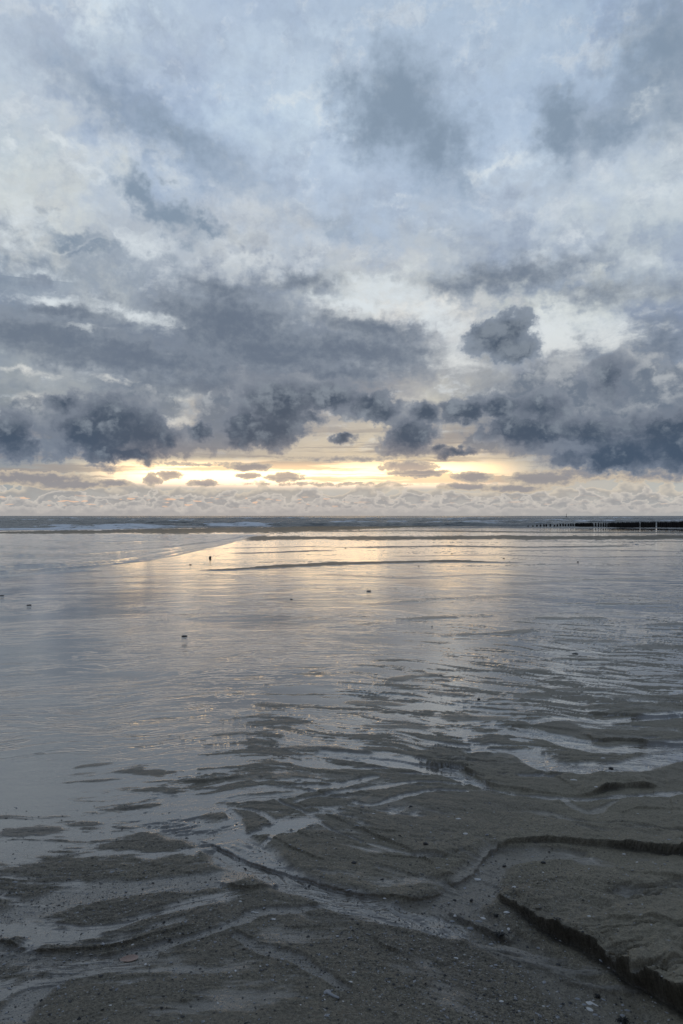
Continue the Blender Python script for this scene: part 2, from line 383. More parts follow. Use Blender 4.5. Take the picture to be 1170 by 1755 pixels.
def table(xs, ys, T):
    xs, ys, T = np.array(xs, float), np.array(ys, float), np.array(T, float)
    i = np.clip(np.searchsorted(ys, PY)-1, 0, len(ys)-2); j = np.clip(np.searchsorted(xs, PXc)-1, 0, len(xs)-2)
    fy = np.clip((PY-ys[i])/(ys[i+1]-ys[i]), 0, 1); fx = np.clip((PXc-xs[j])/(xs[j+1]-xs[j]), 0, 1)
    return (T[i, j]*(1-fx)+T[i, j+1]*fx)*(1-fy)+(T[i+1, j]*(1-fx)+T[i+1, j+1]*fx)*fy
# how much of the sand is covered by a film of water
WET = table([0, 200, 400, 600, 800, 1000, 1170],
 [900, 930, 1000, 1060, 1100, 1160, 1200, 1250, 1300, 1350, 1400, 1450, 1500, 1560, 1620, 1700, 1790],
 [[1, 1, .9, .8, .8, .8, .8], [1, .97, .88, .86, .84, .8, .75], [1, .97, .90, .88, .86, .86, .86], [1, 1, .95, .93, .88, .85, .84], [1, 1, 1, .97, .88, .80, .72],
  [1, 1, .97, .88, .74, .62, .5], [1, 1, .95, .80, .60, .50, .34], [1, 1, .90, .72, .50, .42, .25], [1, .98, .62, .48, .40, .26, .18],
  [.97, .92, .50, .36, .12, .05, .02], [.85, .80, .42, .22, .04, 0, 0], [.42, .34, .26, .08, 0, 0, 0], [.18, .20, .18, .04, 0, 0, 0],
  [.20, .18, .12, .04, 0, 0, 0], [.26, .14, .02, 0, 0, 0, 0], [.28, .05, 0, 0, 0, 0, 0], [.2, 0, 0, 0, 0, 0, 0]])

LV = CAM_Z*F/np.maximum(PY-HY, 1)                                     # distance again, for scaling the relief
wx = X + 0.35*fbm(X*0.6, Y*0.6, 3, seed=11); wy = Y + 0.35*fbm(X*0.6+9, Y*0.6, 3, seed=17)
# the streams fan out: they climb away from the eye on the left and come towards it on the right
u = wx; v = wy + 0.55*np.log(np.cosh(np.clip(wx, -12, 12)/1.4)) + 0.10*wx
braid = fbm(u*1.35, v*5.2, 6, 0.62, seed=3)
rid = 1 - 2.4*np.abs(fbm(u*1.3+4, v*5.4, 5, 0.6, seed=23))            # crooked threads
fieldn = braid*0.75 - 0.30*(rid-0.3) + 0.22*fbm(u*5, v*17, 4, 0.6, seed=27)
sfn = np.sort(fieldn[inview & (PY > 1000) & (PY < 1700)].ravel()[::37])
rank = np.searchsorted(sfn, fieldn) / len(sfn)                        # 0..1, low = first to flood
far_n = fbm(X*0.10 + 0.3*fbm(X*.05, Y*.2, 2, seed=33), Y*0.62, 5, 0.6, seed=31)
frank = np.clip(0.5 + far_n*1.3, 0, 1)
t_far = sstep(LV, 9, 20)
rank = rank*(1-t_far) + (0.5*frank+0.5*rank)*t_far
emerge = rank - (WET*1.1 - 0.1)                                                  # > 0 sand stands out of the film
relief = 0.007*np.clip(emerge, -0.25, 0.6)
relief += 0.004*fbm(u*4.5, v*9, 3, seed=41)*sstep(emerge, -0.05, 0.15)

# dry lenses and low bars seen in the middle distance: px, py, half length, half thickness in photo pixels, tilt
LENS = [(1150,1070,48,5,0),(1135,1109,75,7,0),(1160,1158,45,7,0),(905,1192,48,8,3),(1110,1216,100,9,2),(1000,1182,60,5,0),(690,1163,55,8,-8),
        (775,1190,36,6,6),(1085,1258,90,13,0),(560,1285,70,9,4),(455,1330,90,9,-3),(960,1238,60,7,0),(800,1230,60,7,2),(640,1205,40,6,0),(1130,1195,60,6,0),
        (880,1150,50,5,0),(1000,1130,60,4,0),(200,1322,70,5,-8),(150,1338,60,3,-4),(70,1291,12,2,0),(160,1310,30,4,-8),(430,1228,50,4,-6),(370,1350,40,4,0),
        (700,1245,45,5,0),(860,1300,90,14,2),(1020,1310,0.1,1,0),(620,1330,70,12,4),(1020,1345,150,12,0),(760,1375,150,18,0),(60,1425,45,11,-4),(140,1412,30,8,0),
        (840,1085,70,5,-3),(960,1060,60,4,0),(1060,1035,70,3,0),(760,1058,70,4,-2),(1000,1098,60,4,0),(420,1255,60,4,-5)]
lens = np.zeros_like(X)
wob = fbm(PX*0.02, PY*0.08, 3, seed=51)
for lx, ly, a, b, tl in LENS:
    c_, s_ = math.cos(math.radians(tl)), math.sin(math.radians(tl))
    qx, qy = (PX-lx), (PY-ly)
    e = np.hypot((qx*c_+qy*s_)/(a*1.3), (-qx*s_+qy*c_)/(b*0.8)) + 0.9*wob + 1.2*braid
    k = 0.8*sstep(e, 1.3, 0.2); lens = np.maximum(lens, np.where(inview, k, 0))
# long dark bars near the water's edge: polyline in photo pixels and half thickness
BARS = [([(-200,914.5),(0,913),(120,912),(250,910.5),(390,909),(520,906.5),(620,904.5),(720,902)],[1.2,1.8,3.2,4.6,6.0,5.2,3.6,1.5],1.0),
        ([(450,922.5),(560,922),(700,922.5),(850,921),(1000,922),(1200,921)],3.6,0.85),
        ([(560,911),(700,910),(800,911),(930,912.5),(1200,913)],1.4,0.6),
        ([(380,977),(460,972),(560,967),(660,964),(760,962),(860,964)],[1.0,2.6,3.2,2.0,2.4,1.0],0.8),
        ([(430,948),(490,946),(540,944)],1.0,.7),([(420,939),(520,937),(640,939)],0.7,.5),([(640,938),(760,936),(900,938),(1050,936)],1.4,.6),
        ([(700,953),(850,951),(1000,955),(1170,953)],1.2,.4),([(560,985),(700,990),(840,984),(980,990)],1.8,.4),([(880,1000),(1000,994),(1100,992)],2.4,.4),
        ([(640,1035),(760,1026),(880,1020)],3,.4),([(880,944),(1000,942),(1170,945)],1.2,.4),([(900,928),(1050,929),(1170,928)],1.0,.4)]
bar = np.zeros_like(X)
def near_px(pts, qx, qy):
    P = np.array(pts, float); best = np.full(qx.shape, 1e9)
    yy = np.interp(qx, P[:, 0], P[:, 1]); ends = np.clip(np.maximum(P[0, 0]-qx, qx-P[-1, 0]), 0, None)
    return np.abs(qy-yy), ends
wob2 = fbm(PX*0.012, PY*0.05, 3, seed=57)
for pts, th, k in BARS:
    dpy, ends = near_px(pts, PX, PY)
    taper = np.exp(-(ends/40)**2)
    th = np.interp(PX, [p[0] for p in pts], th) if isinstance(th, list) else th
    s = sstep(dpy/(th*(1+0.7*wob2)) + 0.9*braid, 1.30, 0.55)*k*taper
    bar = np.maximum(bar, np.where(inview, s, 0))
dry = np.maximum(lens, bar)
relief += 0.007*lens*np.clip(LV/6, 0.5, 2) + 0.03*bar
fw = 0.10 + 0.22*sstep(PY, 1330, 1460)
film = sstep(emerge, fw, -0.07)                                   # 1 = under the film of water
film = film*(1-0.85*sstep(dry, 0.15, 0.7))
level = np.zeros_like(X)                                             # the water's surface is level and smooth

# traced rills and channels: points in the photo, half width (m), depth (m), wetness
CH = [([(790,1292),(850,1288),(885,1291),(915,1301),(945,1315),(1000,1320),(1060,1317),(1120,1305),(1200,1288)],[.05,.11,.12,.09],.012,1.0,0),
      ([(850,1254),(920,1259),(975,1270),(1010,1281),(1060,1285),(1130,1279),(1200,1272)],[.06,.11,.10,.06],.010,1.0,0),
      ([(540,1288),(640,1300),(700,1311),(760,1323),(800,1339),(832,1351)],[.08,.09,.07,.03],.012,1.0,0),
      ([(832,1352),(900,1368),(1000,1372),(1090,1368),(1200,1362)],[.02,.03,.04],.006,.8,0),
      ([(200,1392),(280,1403),(340,1421),(400,1452),(450,1482),(520,1515),(600,1546),(680,1566),(770,1588)],[.10,.13,.12,.09,.07],.012,.95,1),
      ([(600,1374),(640,1380),(690,1366),(740,1356),(800,1356)],[.02,.03,.02],.006,.9,0),
      ([(1010,1462),(950,1458),(900,1460),(850,1470),(832,1490),(808,1520),(770,1545),(720,1560)],[.03,.10,.11,.09],.013,.45,0),
      ([(790,1560),(850,1600),(920,1640),(980,1680),(1040,1725),(1110,1790)],[.08,.11,.14],.016,.25,0),
      ([(10,1760),(50,1706),(110,1666),(180,1645),(260,1624),(340,1600),(410,1579),(440,1562),(500,1558),(600,1545)],[.05,.035,.03,.03],.007,.75,0),
      ([(398,1597),(440,1619),(490,1633),(535,1656),(590,1690)],[.02,.03,.02],.008,.6,0),
      ([(-20,1600),(40,1568),(120,1535),(220,1520),(330,1510),(400,1500)],[.12,.10,.06],.006,.7,0),
      ([(385,1382),(402,1400),(412,1432),(432,1462)],[.02,.035,.03],.006,1.,0),
      ([(432,1462),(468,1432),(466,1404),(430,1388),(385,1382)],[.014,.02,.014],.005,1.,0),
      ([(468,1368),(530,1395),(560,1418),(620,1442)],[.012,.018,.01],.007,.8,0),
      ([(230,1360),(350,1368),(470,1364),(560,1350),(640,1332)],[.05,.05,.03],.006,.95,0),
      ([(500,1375),(560,1362),(640,1350),(720,1340),(800,1345)],[.02,.03,.02],.005,.9,0),
      ([(900,1240),(960,1232),(1040,1236),(1110,1230),(1200,1222)],[.06,.07,.05],.006,1.,0),
      ([(640,1480),(700,1500),(770,1505),(815,1490)],[.02,.02,.02],.006,.3,0),
      ([(-20,1625),(60,1640),(160,1645),(260,1636)],[.05,.05,.03],.006,.6,0),
      ([(1060,1375),(1010,1395),(960,1372)],[.02,.03,.02],.005,.4,0)]
chan = np.zeros_like(X); ripple = np.zeros_like(X)
act = inview & (PY > 1080) & (PX > -400) & (PX < 1600)
ai = np.nonzero(act)
xa, ya = X[ai], Y[ai]
jx = 0.018*fbm(xa*9, ya*9, 3, seed=61); jy = 0.018*fbm(xa*9+5, ya*9, 3, seed=63)
for pts, wid, dep, wetv, rp in CH:
    cv = curve(pts); bb = (xa > cv[:, 0].min()-.5) & (xa < cv[:, 0].max()+.5) & (ya > cv[:, 1].min()-.5) & (ya < cv[:, 1].max()+.5)
    idx = np.nonzero(bb)[0]
    x_, y_ = xa[idx]+jx[idx], ya[idx]+jy[idx]
    d, sd, pr, _, _ = near(cv, x_, y_)
    w = np.interp(pr, np.linspace(0, 1, len(wid)), wid)*(1+0.5*fbm(x_*3, y_*3, 2, seed=71))
    k = sstep(d/w, 1.25, 0.75)*sstep(pr, -0.001, 0.03)
    gi = (ai[0][idx], ai[1][idx])
    relief[gi] = relief[gi]*(1-0.8*k) - dep*k
    relief[gi] += 0.35*dep*np.exp(-((d/w-1.35)/0.25)**2)               # a little rim
    chan[gi] = np.maximum(chan[gi], k*wetv)
    if rp: ripple[gi] = np.maximum(ripple[gi], k)

# rill marks left on the drained sand: thin crooked grooves
dryness = 1 - np.maximum(film, chan)
g1 = np.abs(fbm(u*2.0+7, v*5.2, 4, 0.55, seed=81)); g2 = np.abs(fbm(u*4.2, v*8.5+3, 3, 0.5, seed=83))
nearm = sstep(LV, 12, 6)
zone = table([0, 300, 600, 800, 1000, 1170], [1000, 1200, 1300, 1400, 1480, 1560, 1650, 1755],
    [[.3]*6, [.5, .5, .8, .8, .8, .8], [.6, .8, 1, 1, .8, .7], [.8, .9, .8, .3, .15, .15], [1, 1, .8, .7, .1, .05], [1, .8, .8, .9, .15, .05], [.8, .5, .5, .8, .3, .05], [.4, .2, .2, .4, .5, .05]])
relief -= dryness*nearm*zone*(0.0045*sstep(g1, 0.10, 0.0) + 0.0025*sstep(g2, 0.08, 0.0))
relief += dryness*nearm*(0.0035*fbm(u*3.2, v*5.0, 4, 0.5, seed=91))*(0.35+zone)
# gravelly grain
grit = table([0, 300, 500, 700, 850, 1000, 1170], [1300, 1450, 1520, 1600, 1700, 1755],
    [[.1, .1, .2, .2, .15, .1, .1], [.5, .5, .4, .4, .5, .3, .2], [1, .8, .5, .5, .9, .5, .15], [1, .8, .8, 1, .9, .4, .1], [.9, .5, .5, .9, 1, .8, .1], [.5, .35, .35, .6, 1, 1, .2]])
grit = np.where(PY < 1250, 0, grit)

# scarps: little cliffs cut by the running water. points, height profile (m), how far the bank behind sinks away (m), side of the high ground
SCARP = [([(846,1529),(870,1547),(900,1567),(930,1589),(965,1604),(1000,1621),(1040,1647),(1080,1677),(1130,1703),(1200,1742),(1330,1800)],[.020,.040,.055,.07,.085,.085],1.2,1,.050),
         ([(1300,1478),(1170,1466),(1120,1458),(1050,1450),(980,1443),(920,1440),(880,1443),(850,1452),(828,1468),(818,1485),(804,1500),(775,1512),(730,1516)],[.060,.050,.034,.024,.019,.016,.016,.014,.008],.9,-1,.022),
         ([(1140,1357),(1115,1352),(1060,1352),(1035,1356),(1010,1365),(990,1367),(930,1362),(870,1352),(835,1346),(810,1328),(780,1317),(740,1311),(690,1304)],[.015,.030,.008,.008,.014,.022,.010],.5,-1,.010),
         ([(1300,1280),(1180,1275),(1110,1273),(1060,1268),(1020,1270),(1008,1262),(985,1257)],[.014,.016,.010,.018,.006],.5,-1,.010),
         ([(1300,1222),(1200,1225),(1120,1228),(1050,1226),(1000,1222)],[.02,.02,.01],.6,-1,.006),
         ([(770,1520),(730,1537),(680,1539),(620,1530),(570,1518),(520,1503),(480,1492),(430,1475),(370,1447),(335,1433)],[.004,.008,.010,.010,.012,.012,.006],.35,-1,.012),
         ([(480,1513),(440,1521),(405,1521),(374,1509)],[.008,.014,.012,.006],.15,-1,.004),
         ([(340,1583),(270,1600),(200,1620),(130,1628),(70,1627),(30,1620),(-10,1611)],[.004,.008,.01,.008],.3,-1,.006),
         ([(880,1606),(860,1599),(830,1585),(800,1571),(762,1556)],[.012,.018,.012,.008],.10,-1,.004),
         ([(700,1633),(660,1622),(636,1603)],[.004,.009,.004],.12,-1,.002),
         ([(348,1686),(325,1697),(306,1714)],[.006,.009,.004],.1,1,.003),
         ([(800,1458),(768,1468),(740,1473),(690,1468),(640,1464)],[.004,.009,.004],.15,-1,.005),
         ([(560,1478),(510,1460),(470,1440),(440,1436)],[.005,.008,.004],.15,-1,.005),
         ([(540,1440),(500,1425),(470,1425),(420,1428)],[.004,.008,.004],.1,-1,.002),
         ([(585,1370),(520,1350),(470,1340)],[.004,.007,.003],.12,-1,.002),
         ([(1300,1562),(1170,1522),(1120,1510),(1080,1500),(1040,1492)],[.006,.008,.004],.25,-1,.0),
         ([(1300,1640),(1170,1612),(1100,1604),(1000,1602)],[.012,.010,.004],.3,-1,.0),
         ([(1040,1480),(980,1488),(920,1502),(880,1513),(846,1527)],[.004,.010,.012,.012,.012],.5,1,.002),
         ([(700,1430),(640,1424),(600,1418)],[.003,.006,.003],.15,-1,.005),
         ([(1170,1395),(1100,1392),(1060,1400)],[.004,.008,.003],.15,-1,.005),
         ([(420,1330),(350,1338),(280,1336)],[.003,.008,.003],.2,-1,.002),
         ([(1000,1254),(900,1244),(820,1246)],[.004,.008,.004],.3,-1,.002),
         ([(880,1222),(820,1216),(760,1208)],[.004,.010,.004],.3,-1,.002),
         ([(700,1198),(640,1190),(600,1196)],[.004,.010,.004],.3,-1,.002)]
OX = np.zeros_like(X); OY = np.zeros_like(X); fade_foot = np.zeros_like(X)
scarp_shade = np.zeros_like(X)
for pts, H, back, hs, over in SCARP:
    cv = curve(pts)
    bb = (xa > cv[:, 0].min()-3*back) & (xa < cv[:, 0].max()+3*back) & (ya > cv[:, 1].min()-3*back) & (ya < cv[:, 1].max()+3*back)
    idx = np.nonzero(bb)[0]
    H = np.array(H)
    hm = H.max()
    rough = min(1.0, hm/0.02)
    x_ = xa[idx] + rough*(0.022*fbm(xa[idx]*14, ya[idx]*14, 4, 0.65, seed=101)); y_ = ya[idx] + rough*(0.022*fbm(xa[idx]*14+9, ya[idx]*14, 4, 0.65, seed=103))
    d, sd, pr, nx_, ny_ = near(cv, x_, y_)
    s = d*sd*hs                                                       # + on the high side
    h = np.interp(pr, np.linspace(0, 1, len(H)), H)*np.clip(1+0.9*fbm(x_*4, y_*4, 4, 0.6, seed=109), 0.35, 1.6)*sstep(pr, 0, 0.06)*sstep(pr, 1, 0.94)
    face = 0.012
    up = sstep(s, -face*0.2, face*0.5)
    z = h*up*np.exp(-(np.maximum(s, 0)/back)**1.5) - 0.25*h*(1-up)*np.exp(-(np.maximum(-s, 0)/(0.35*back+0.02))**2)
    gi = (ai[0][idx], ai[1][idx])
    relief[gi] += z
    scarp_shade[gi] = np.maximum(scarp_shade[gi], sstep(h, 0.008, 0.035)*sstep(s, -0.035-0.3*h, -0.01)*sstep(s, face*0.9, face*0.3))  # mask of face and foot where shade is painted into the sand colour
    lip = over*np.exp(-(np.maximum(s-face*0.5, 0)/0.09)**2)*up*(h/hm)*(0.75+0.9*fbm(x_*20, y_*20, 3, 0.6, seed=107))   # the lip leans out over its foot
    OX[gi] -= nx_*hs*lip; OY[gi] -= ny_*hs*lip

# pebbly small relief in the channels and gravel patches
pb = fbm(X*38, Y*38, 3, 0.6, seed=111)
relief += np.where(act, (0.0020*pb + 0.0045*np.clip(fbm(X*22, Y*22, 2, seed=113)-0.22, 0, 1))*grit*(1-0.6*np.clip(chan, 0, 1))*sstep(LV, 6.5, 4.5), 0)

# running water in the broad shallow stream is rippled across
rp = np.sin((X*0.75+Y*0.66)*2*np.pi/0.045 + 5*fbm(X*5, Y*5, 2, seed=121))*sstep(fbm(X*3, Y*3, 2, seed=123), -0.25, 0.25)
relief += ripple*0.0024*rp
# the film: level, with a faint swell so that the mirror is drawn out in streaks
swell = 0.0016*fbm(u*1.4, v*3.2, 3, seed=131)*np.clip(LV/8, 0.4, 1) + 0.0035*t_far*fbm(X*0.35, Y*1.1, 3, 0.5, seed=133)
film_z = -0.0015 + swell
Z = relief*(1-film) + film_z*film
# the tidal pool on the left and its small wavelets
edge_y = np.interp(PX, [-400, 0, 120, 300, 380, 430, 470], [1000, 986, 977, 952, 934, 921, 917])
pool = sstep(PY, 914.5, 917)*sstep(edge_y-PY, -1.0, 1.0)*sstep(PX, 480, 400)*inview
WAV = [([(-300,952),(0,948),(70,950),(130,950),(200,946),(290,940),(370,930),(430,919)],1.3,.035),([(-300,976),(0,968.5),(100,966),(200,960),(330,938),(390,929)],1.1,.03),
       ([(-300,990),(0,978.5),(60,976),(150,970),(260,958),(340,941)],1.1,.03),([(-300,1000),(0,988),(60,983),(140,977)],1.0,.02),([(100,928),(190,930),(260,927)],.8,.03),([(0,936),(90,938),(150,936)],.8,.03)]
wv = np.zeros_like(X)
for pts, th, hh in WAV:
    dpy, ends = near_px(pts, PX, PY)
    wv = np.maximum(wv, hh*(1+0.6*wob2)*np.exp(-(dpy/(th*1.5))**2)*np.exp(-(ends/30)**2))
chop = 0.012*fbm(X*0.9, Y*0.7, 4, 0.6, seed=141)*sstep(PX, 460, 200)*sstep(edge_y-PY, 0, 12)
Z = np.where(inview, Z + 1.2*wv*sstep(PX, 470, 380)*sstep(PY, 915, 918) + pool*(chop-0.004), Z)
# towards the sea the beach falls away
SHX = [-300, 0, 200, 400, 640, 780, 900, 1500]; SHD = [76, 86, 97, 112, 132, 150, 128, 122]
Z = Z - 0.35*sstep(np.maximum(Y, R*0.85) - np.interp(PX, SHX, SHD), -5, 9)
wet = np.maximum(film, np.clip(chan, 0, 1)); wet = np.maximum(wet, pool)
damp = np.clip(table([0, 300, 600, 800, 1000, 1170], [900, 1100, 1250, 1400, 1500, 1600, 1755],
    [[1]*6, [1, 1, .9, .8, .7, .6], [.9, .8, .7, .6, .4, .3], [.9, .7, .5, .2, .0, .0], [.7, .5, .4, .3, .0, .0], [.8, .6, .5, .5, .1, .0], [.7, .5, .5, .5, .4, .0]])
    + 0.35*fbm(X*1.3, Y*1.8, 4, seed=151), 0, 1)*(1-0.9*bar)

def grid_mesh(name, X, Y, Z, mat, attrs, wrap=False, mask=None):
    nr, nc = X.shape
    co = np.stack([X, Y, Z], -1).reshape(-1, 3).astype(np.float32)
    idx = np.arange(nr*nc).reshape(nr, nc)
    q = np.stack([idx[:-1, :-1], idx[:-1, 1:], idx[1:, 1:], idx[1:, :-1]], -1).reshape(-1, 4)[:, ::-1]
    if mask is not None:
        mk = (mask[:-1, :-1] & mask[1:, 1:] & mask[1:, :-1] & mask[:-1, 1:]).reshape(-1); q = q[mk]
    me = bpy.data.meshes.new(name)
    me.vertices.add(len(co)); me.vertices.foreach_set('co', co.ravel())
    me.loops.add(q.size); me.loops.foreach_set('vertex_index', q.ravel().astype(np.int32))
    me.polygons.add(len(q)); me.polygons.foreach_set('loop_start', np.arange(0, q.size, 4, dtype=np.int32))
    me.update(calc_edges=True)
    me.polygons.foreach_set('use_smooth', np.ones(len(q), dtype=bool))
    for k, a in attrs.items():
        at_ = me.attributes.new(k, 'FLOAT', 'POINT'); at_.data.foreach_set('value', a.astype(np.float32).ravel())
    me.validate(); me.update()
    ob = bpy.data.objects.new(name, me); sc.collection.objects.link(ob); me.materials.append(mat)
    # face up
    return ob

# ---------------------------------------------------------------- materials
def new_mat(name):
    m = bpy.data.materials.new(name); m.use_nodes = True; t = m.node_tree
    b = t.nodes['Principled BSDF']
    return m, t, b
def attr(t, name):
    n = t.nodes.new('ShaderNodeAttribute'); n.attribute_name = name; return S(t, n.outputs['Fac'])
def bump(t, h, strength, dist, prev=None):
    n = t.nodes.new('ShaderNodeBump'); n.inputs['Strength'].default_value = strength; n.inputs['Distance'].default_value = dist
    put(t, n.inputs['Height'], h)
    if prev is not None: t.links.new(prev, n.inputs['Normal'])
    return n.outputs[0]

sand, t, b = new_mat("wet_sand")
geo = t.nodes.new('ShaderNodeNewGeometry'); pos = S(t, geo.outputs['Position'])
px_, py_, pz_ = sep(pos)
w_ = attr(t, 'wet'); d_ = attr(t, 'damp'); g_ = attr(t, 'grit')
n1 = noise(t, pos, 2.3, 5, 0.6, dim='3D'); n2 = noise(t, pos, 260.0, 3, 0.7, dim='3D'); n3 = noise(t, pos, 34.0, 5, 0.65, dim='3D')
dryc = mixc(t, n1, (0.180, 0.156, 0.108, 1), (0.245, 0.214, 0.150, 1))
wetc = mixc(t, n1, (0.088, 0.076, 0.056, 1), (0.130, 0.113, 0.085, 1))
filmc = mixc(t, n1, (0.105, 0.091, 0.070, 1), (0.150, 0.131, 0.104, 1))
c = mixc(t, d_, dryc, wetc)
c = mixc(t, w_, c, filmc)
n4 = noise(t, pos, 95.0, 2, 0.6, dim='3D')
speck = 1.0 + (smooth(n2 * 0.6 + n4 * 0.4, 0.42, 0.60, 0.5, 1.5) - 1.0) * (0.4 + g_ * 0.6)
sv = vec(t, speck, speck, speck)
c = mixc(t, 1.0 - w_ * 0.7, c, mixc(t, 1.0, c, sv, 'MULTIPLY'))
mot = smooth(n3, 0.35, 0.7, 0.78, 1.18)
c = mixc(t, g_ * 0.8, c, mixc(t, 1.0, c, vec(t, mot, mot, mot), 'MULTIPLY'))
# the cut face: dark wet sand, blackened further to paint in the undercut's shade
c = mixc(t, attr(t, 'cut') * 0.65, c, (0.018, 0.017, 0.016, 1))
put(t, b.inputs['Base Color'], c)
rough = mixf = None
rdry = 0.62 - d_ * 0.28 + attr(t, 'dull') * 0.3
put(t, b.inputs['Roughness'], rdry + (0.05 - rdry) * w_)
put(t, b.inputs['Coat Weight'], w_)
b.inputs['Coat IOR'].default_value = 1.48; b.inputs['Coat Roughness'].default_value = 0.02
b.inputs['IOR'].default_value = 1.36
dull = attr(t, 'dull')
put(t, b.inputs['Specular IOR Level'], (0.35 + d_ * 0.12 + w_ * 0.45) * (1.0 - dull * 0.85))
# sand grain, and ripples of the thin water
far = smooth(py_, 3.0, 16.0, 1.0, 0.25)
rv = vec(t, px_ * 0.55 + py_ * 0.16, py_ * 1.25 - px_ * 0.30, 0.0)
rip = noise(t, rv, 9.0, 6, 0.62, 0.6)
rip2 = noise(t, vec(t, px_ * 0.25, py_), 1.6, 6, 0.6, 0.3)
calm = smooth(noise(t, vec(t, px_ * 0.25, py_ * 0.55), 0.9, 4, 0.55), 0.46, 0.62, 0.10, 1.5)
nb = bump(t, (n2 * 0.5 + n4) * (1.0 - w_ * 0.95) * (0.45 + g_ * 0.65), 0.9, 0.006)
nb = bump(t, n3 * (g_ * 0.8 + 0.2) * (1.0 - w_ * 0.6), 0.8, 0.014, nb)
nb = bump(t, rip * w_ * calm * smooth(py_, 9, 18, 1.0, 0.10), 0.8, 0.0035, nb)
nb = bump(t, rip2 * w_ * smooth(py_, 8, 15, 1.0, 0.4), 0.8, 0.006, nb)
gu, gv_ = attr(t, 'flow_u'), attr(t, 'flow_v')
gn = noise(t, vec(t, gu * 0.55, gv_ * 2.6), 2.2, 4, 0.6, 0.3)
groove = smooth(math_(t, 'ABSOLUTE', gn - 0.5), 0.0, 0.05)
gpat = smooth(noise(t, vec(t, gu * 0.4, gv_ * 0.7 + 5.0), 0.9, 3, 0.5), 0.42, 0.58) * smooth(py_, 18, 32, 1.0, 0.0)
nb = bump(t, groove * w_ * gpat, 1.0, 0.0035, nb)
nb = bump(t, noise(t, vec(t, px_ * 0.7, py_), 2.4, 5, 0.62) * attr(t, 'pool'), 1.0, 0.15, nb)
streak = noise(t, vec(t, px_ * 0.13 + py_ * 0.02, py_ * 1.0), 1.3, 5, 0.62, 0.2)
nb = bump(t, smooth(streak, 0.35, 0.65) * w_ * smooth(py_, 9, 16), 0.9, 0.0016, nb)
t.links.new(nb, b.inputs['Normal']); t.links.new(nb, b.inputs['Coat Normal'])

beach = grid_mesh('beach', X+OX, Y+OY, Z, sand, {'wet': wet, 'damp': damp, 'grit': grit, 'cut': scarp_shade, 'dull': bar, 'pool': pool, 'flow_u': u, 'flow_v': v})
beach['kind'] = 'structure'
print('beach verts', X.size)
def hfield(px, py):                     # height of the beach under a photo point
    i = np.argmin(np.abs(pyr-py)); x, y = at(px, py)
    j = 70 + np.argmin(np.abs(front - x/y))
    return float(Z[i, j])

# ---------------------------------------------------------------- the sea
SEA_Z = -0.16
sth = np.concatenate([np.linspace(-180, -36, 40), np.linspace(-35, 35, 900), np.linspace(36, 180, 40)])
sd_ = np.concatenate([np.geomspace(72, 420, 330), np.geomspace(430, 30000, 50)])
ST, SR = np.meshgrid(np.radians(sth), sd_)
SX = SR*np.sin(ST); SY = SR*np.cos(ST)
wf = sstep(SR, 84, 135)*np.clip(1-(SR-420)/1500, 0, 1)
ph = SY + 0.12*SX + 7*fbm(SX*0.012, SY*0.012, 2, seed=201)
env = 0.45 + 0.9*np.clip(fbm(SX*0.02, SY*0.05, 3, seed=203)+0.25, 0, 1)
w1 = (0.5+0.5*np.sin(ph*2*np.pi/17.0))**2.2
w2 = fbm(SX*0.10, SY*0.22, 4, 0.6, seed=207)
SZ = SEA_Z + wf*(1.0*w1*env + 0.34*w2 + 0.16*fbm(SX*0.28, SY*0.6, 3, 0.6, seed=217) - 0.15) + 0.02*fbm(SX*0.8, SY*0.9, 2, seed=209)*sstep(SR, 300, 120)
foam_n = fbm(SX*0.18, SY*0.5, 4, 0.6, seed=211)
SPX = HX + F*SX/np.maximum(SY, 1)
# surf: the last broken wave along the bar, strong on the left, thin on the right
surf_d = np.interp(SPX, [-300, 0, 200, 400, 640, 800, 1170, 1500], [86, 97, 109, 124, 145, 190, 215, 240])
surf_w = np.interp(SPX, [-300, 0, 200, 400, 640, 800, 1170, 1500], [12, 11, 10, 8, 6, 12, 22, 22])
surf = np.exp(-((SR*np.cos(ST)-surf_d)/surf_w)**2)*(0.55+0.9*foam_n+0.35)
crest = sstep(w1*env + 0.35*foam_n, 0.78, 1.05)*wf*0.9
SZ += 0.22*np.exp(-((SR*np.cos(ST)-surf_d-2)/4)**2)*sstep(foam_n, -0.5, 0.3)*sstep(SPX, 720, 480)
foam = np.clip(sstep(surf, 0.22, 0.85)+crest, 0, 1)
seam, t, b = new_mat("sea_water")
fo = attr(t, 'foam'); geo = t.nodes.new('ShaderNodeNewGeometry'); pos = S(t, geo.outputs['Position'])
sx_, sy_, sz_ = sep(pos)
fn = noise(t, vec(t, sx_ * 0.35, sy_), 0.9, 6, 0.7)
fo2 = smooth(fo + (fn - 0.5) * 2.2, 0.45, 0.95)
put(t, b.inputs['Base Color'], mixc(t, fo2, (0.014, 0.022, 0.022, 1), (0.80, 0.81, 0.81, 1)))
put(t, b.inputs['Roughness'], 0.22 + fo2 * 0.5)
b.inputs['IOR'].default_value = 1.33
nb = bump(t, noise(t, pos, 0.9, 5, 0.6, dim='3D'), 1.0, 0.30)
t.links.new(nb, b.inputs['Normal'])
sea = grid_mesh('sea', SX, SY, SZ, seam, {'foam': foam}); sea['kind'] = 'structure'

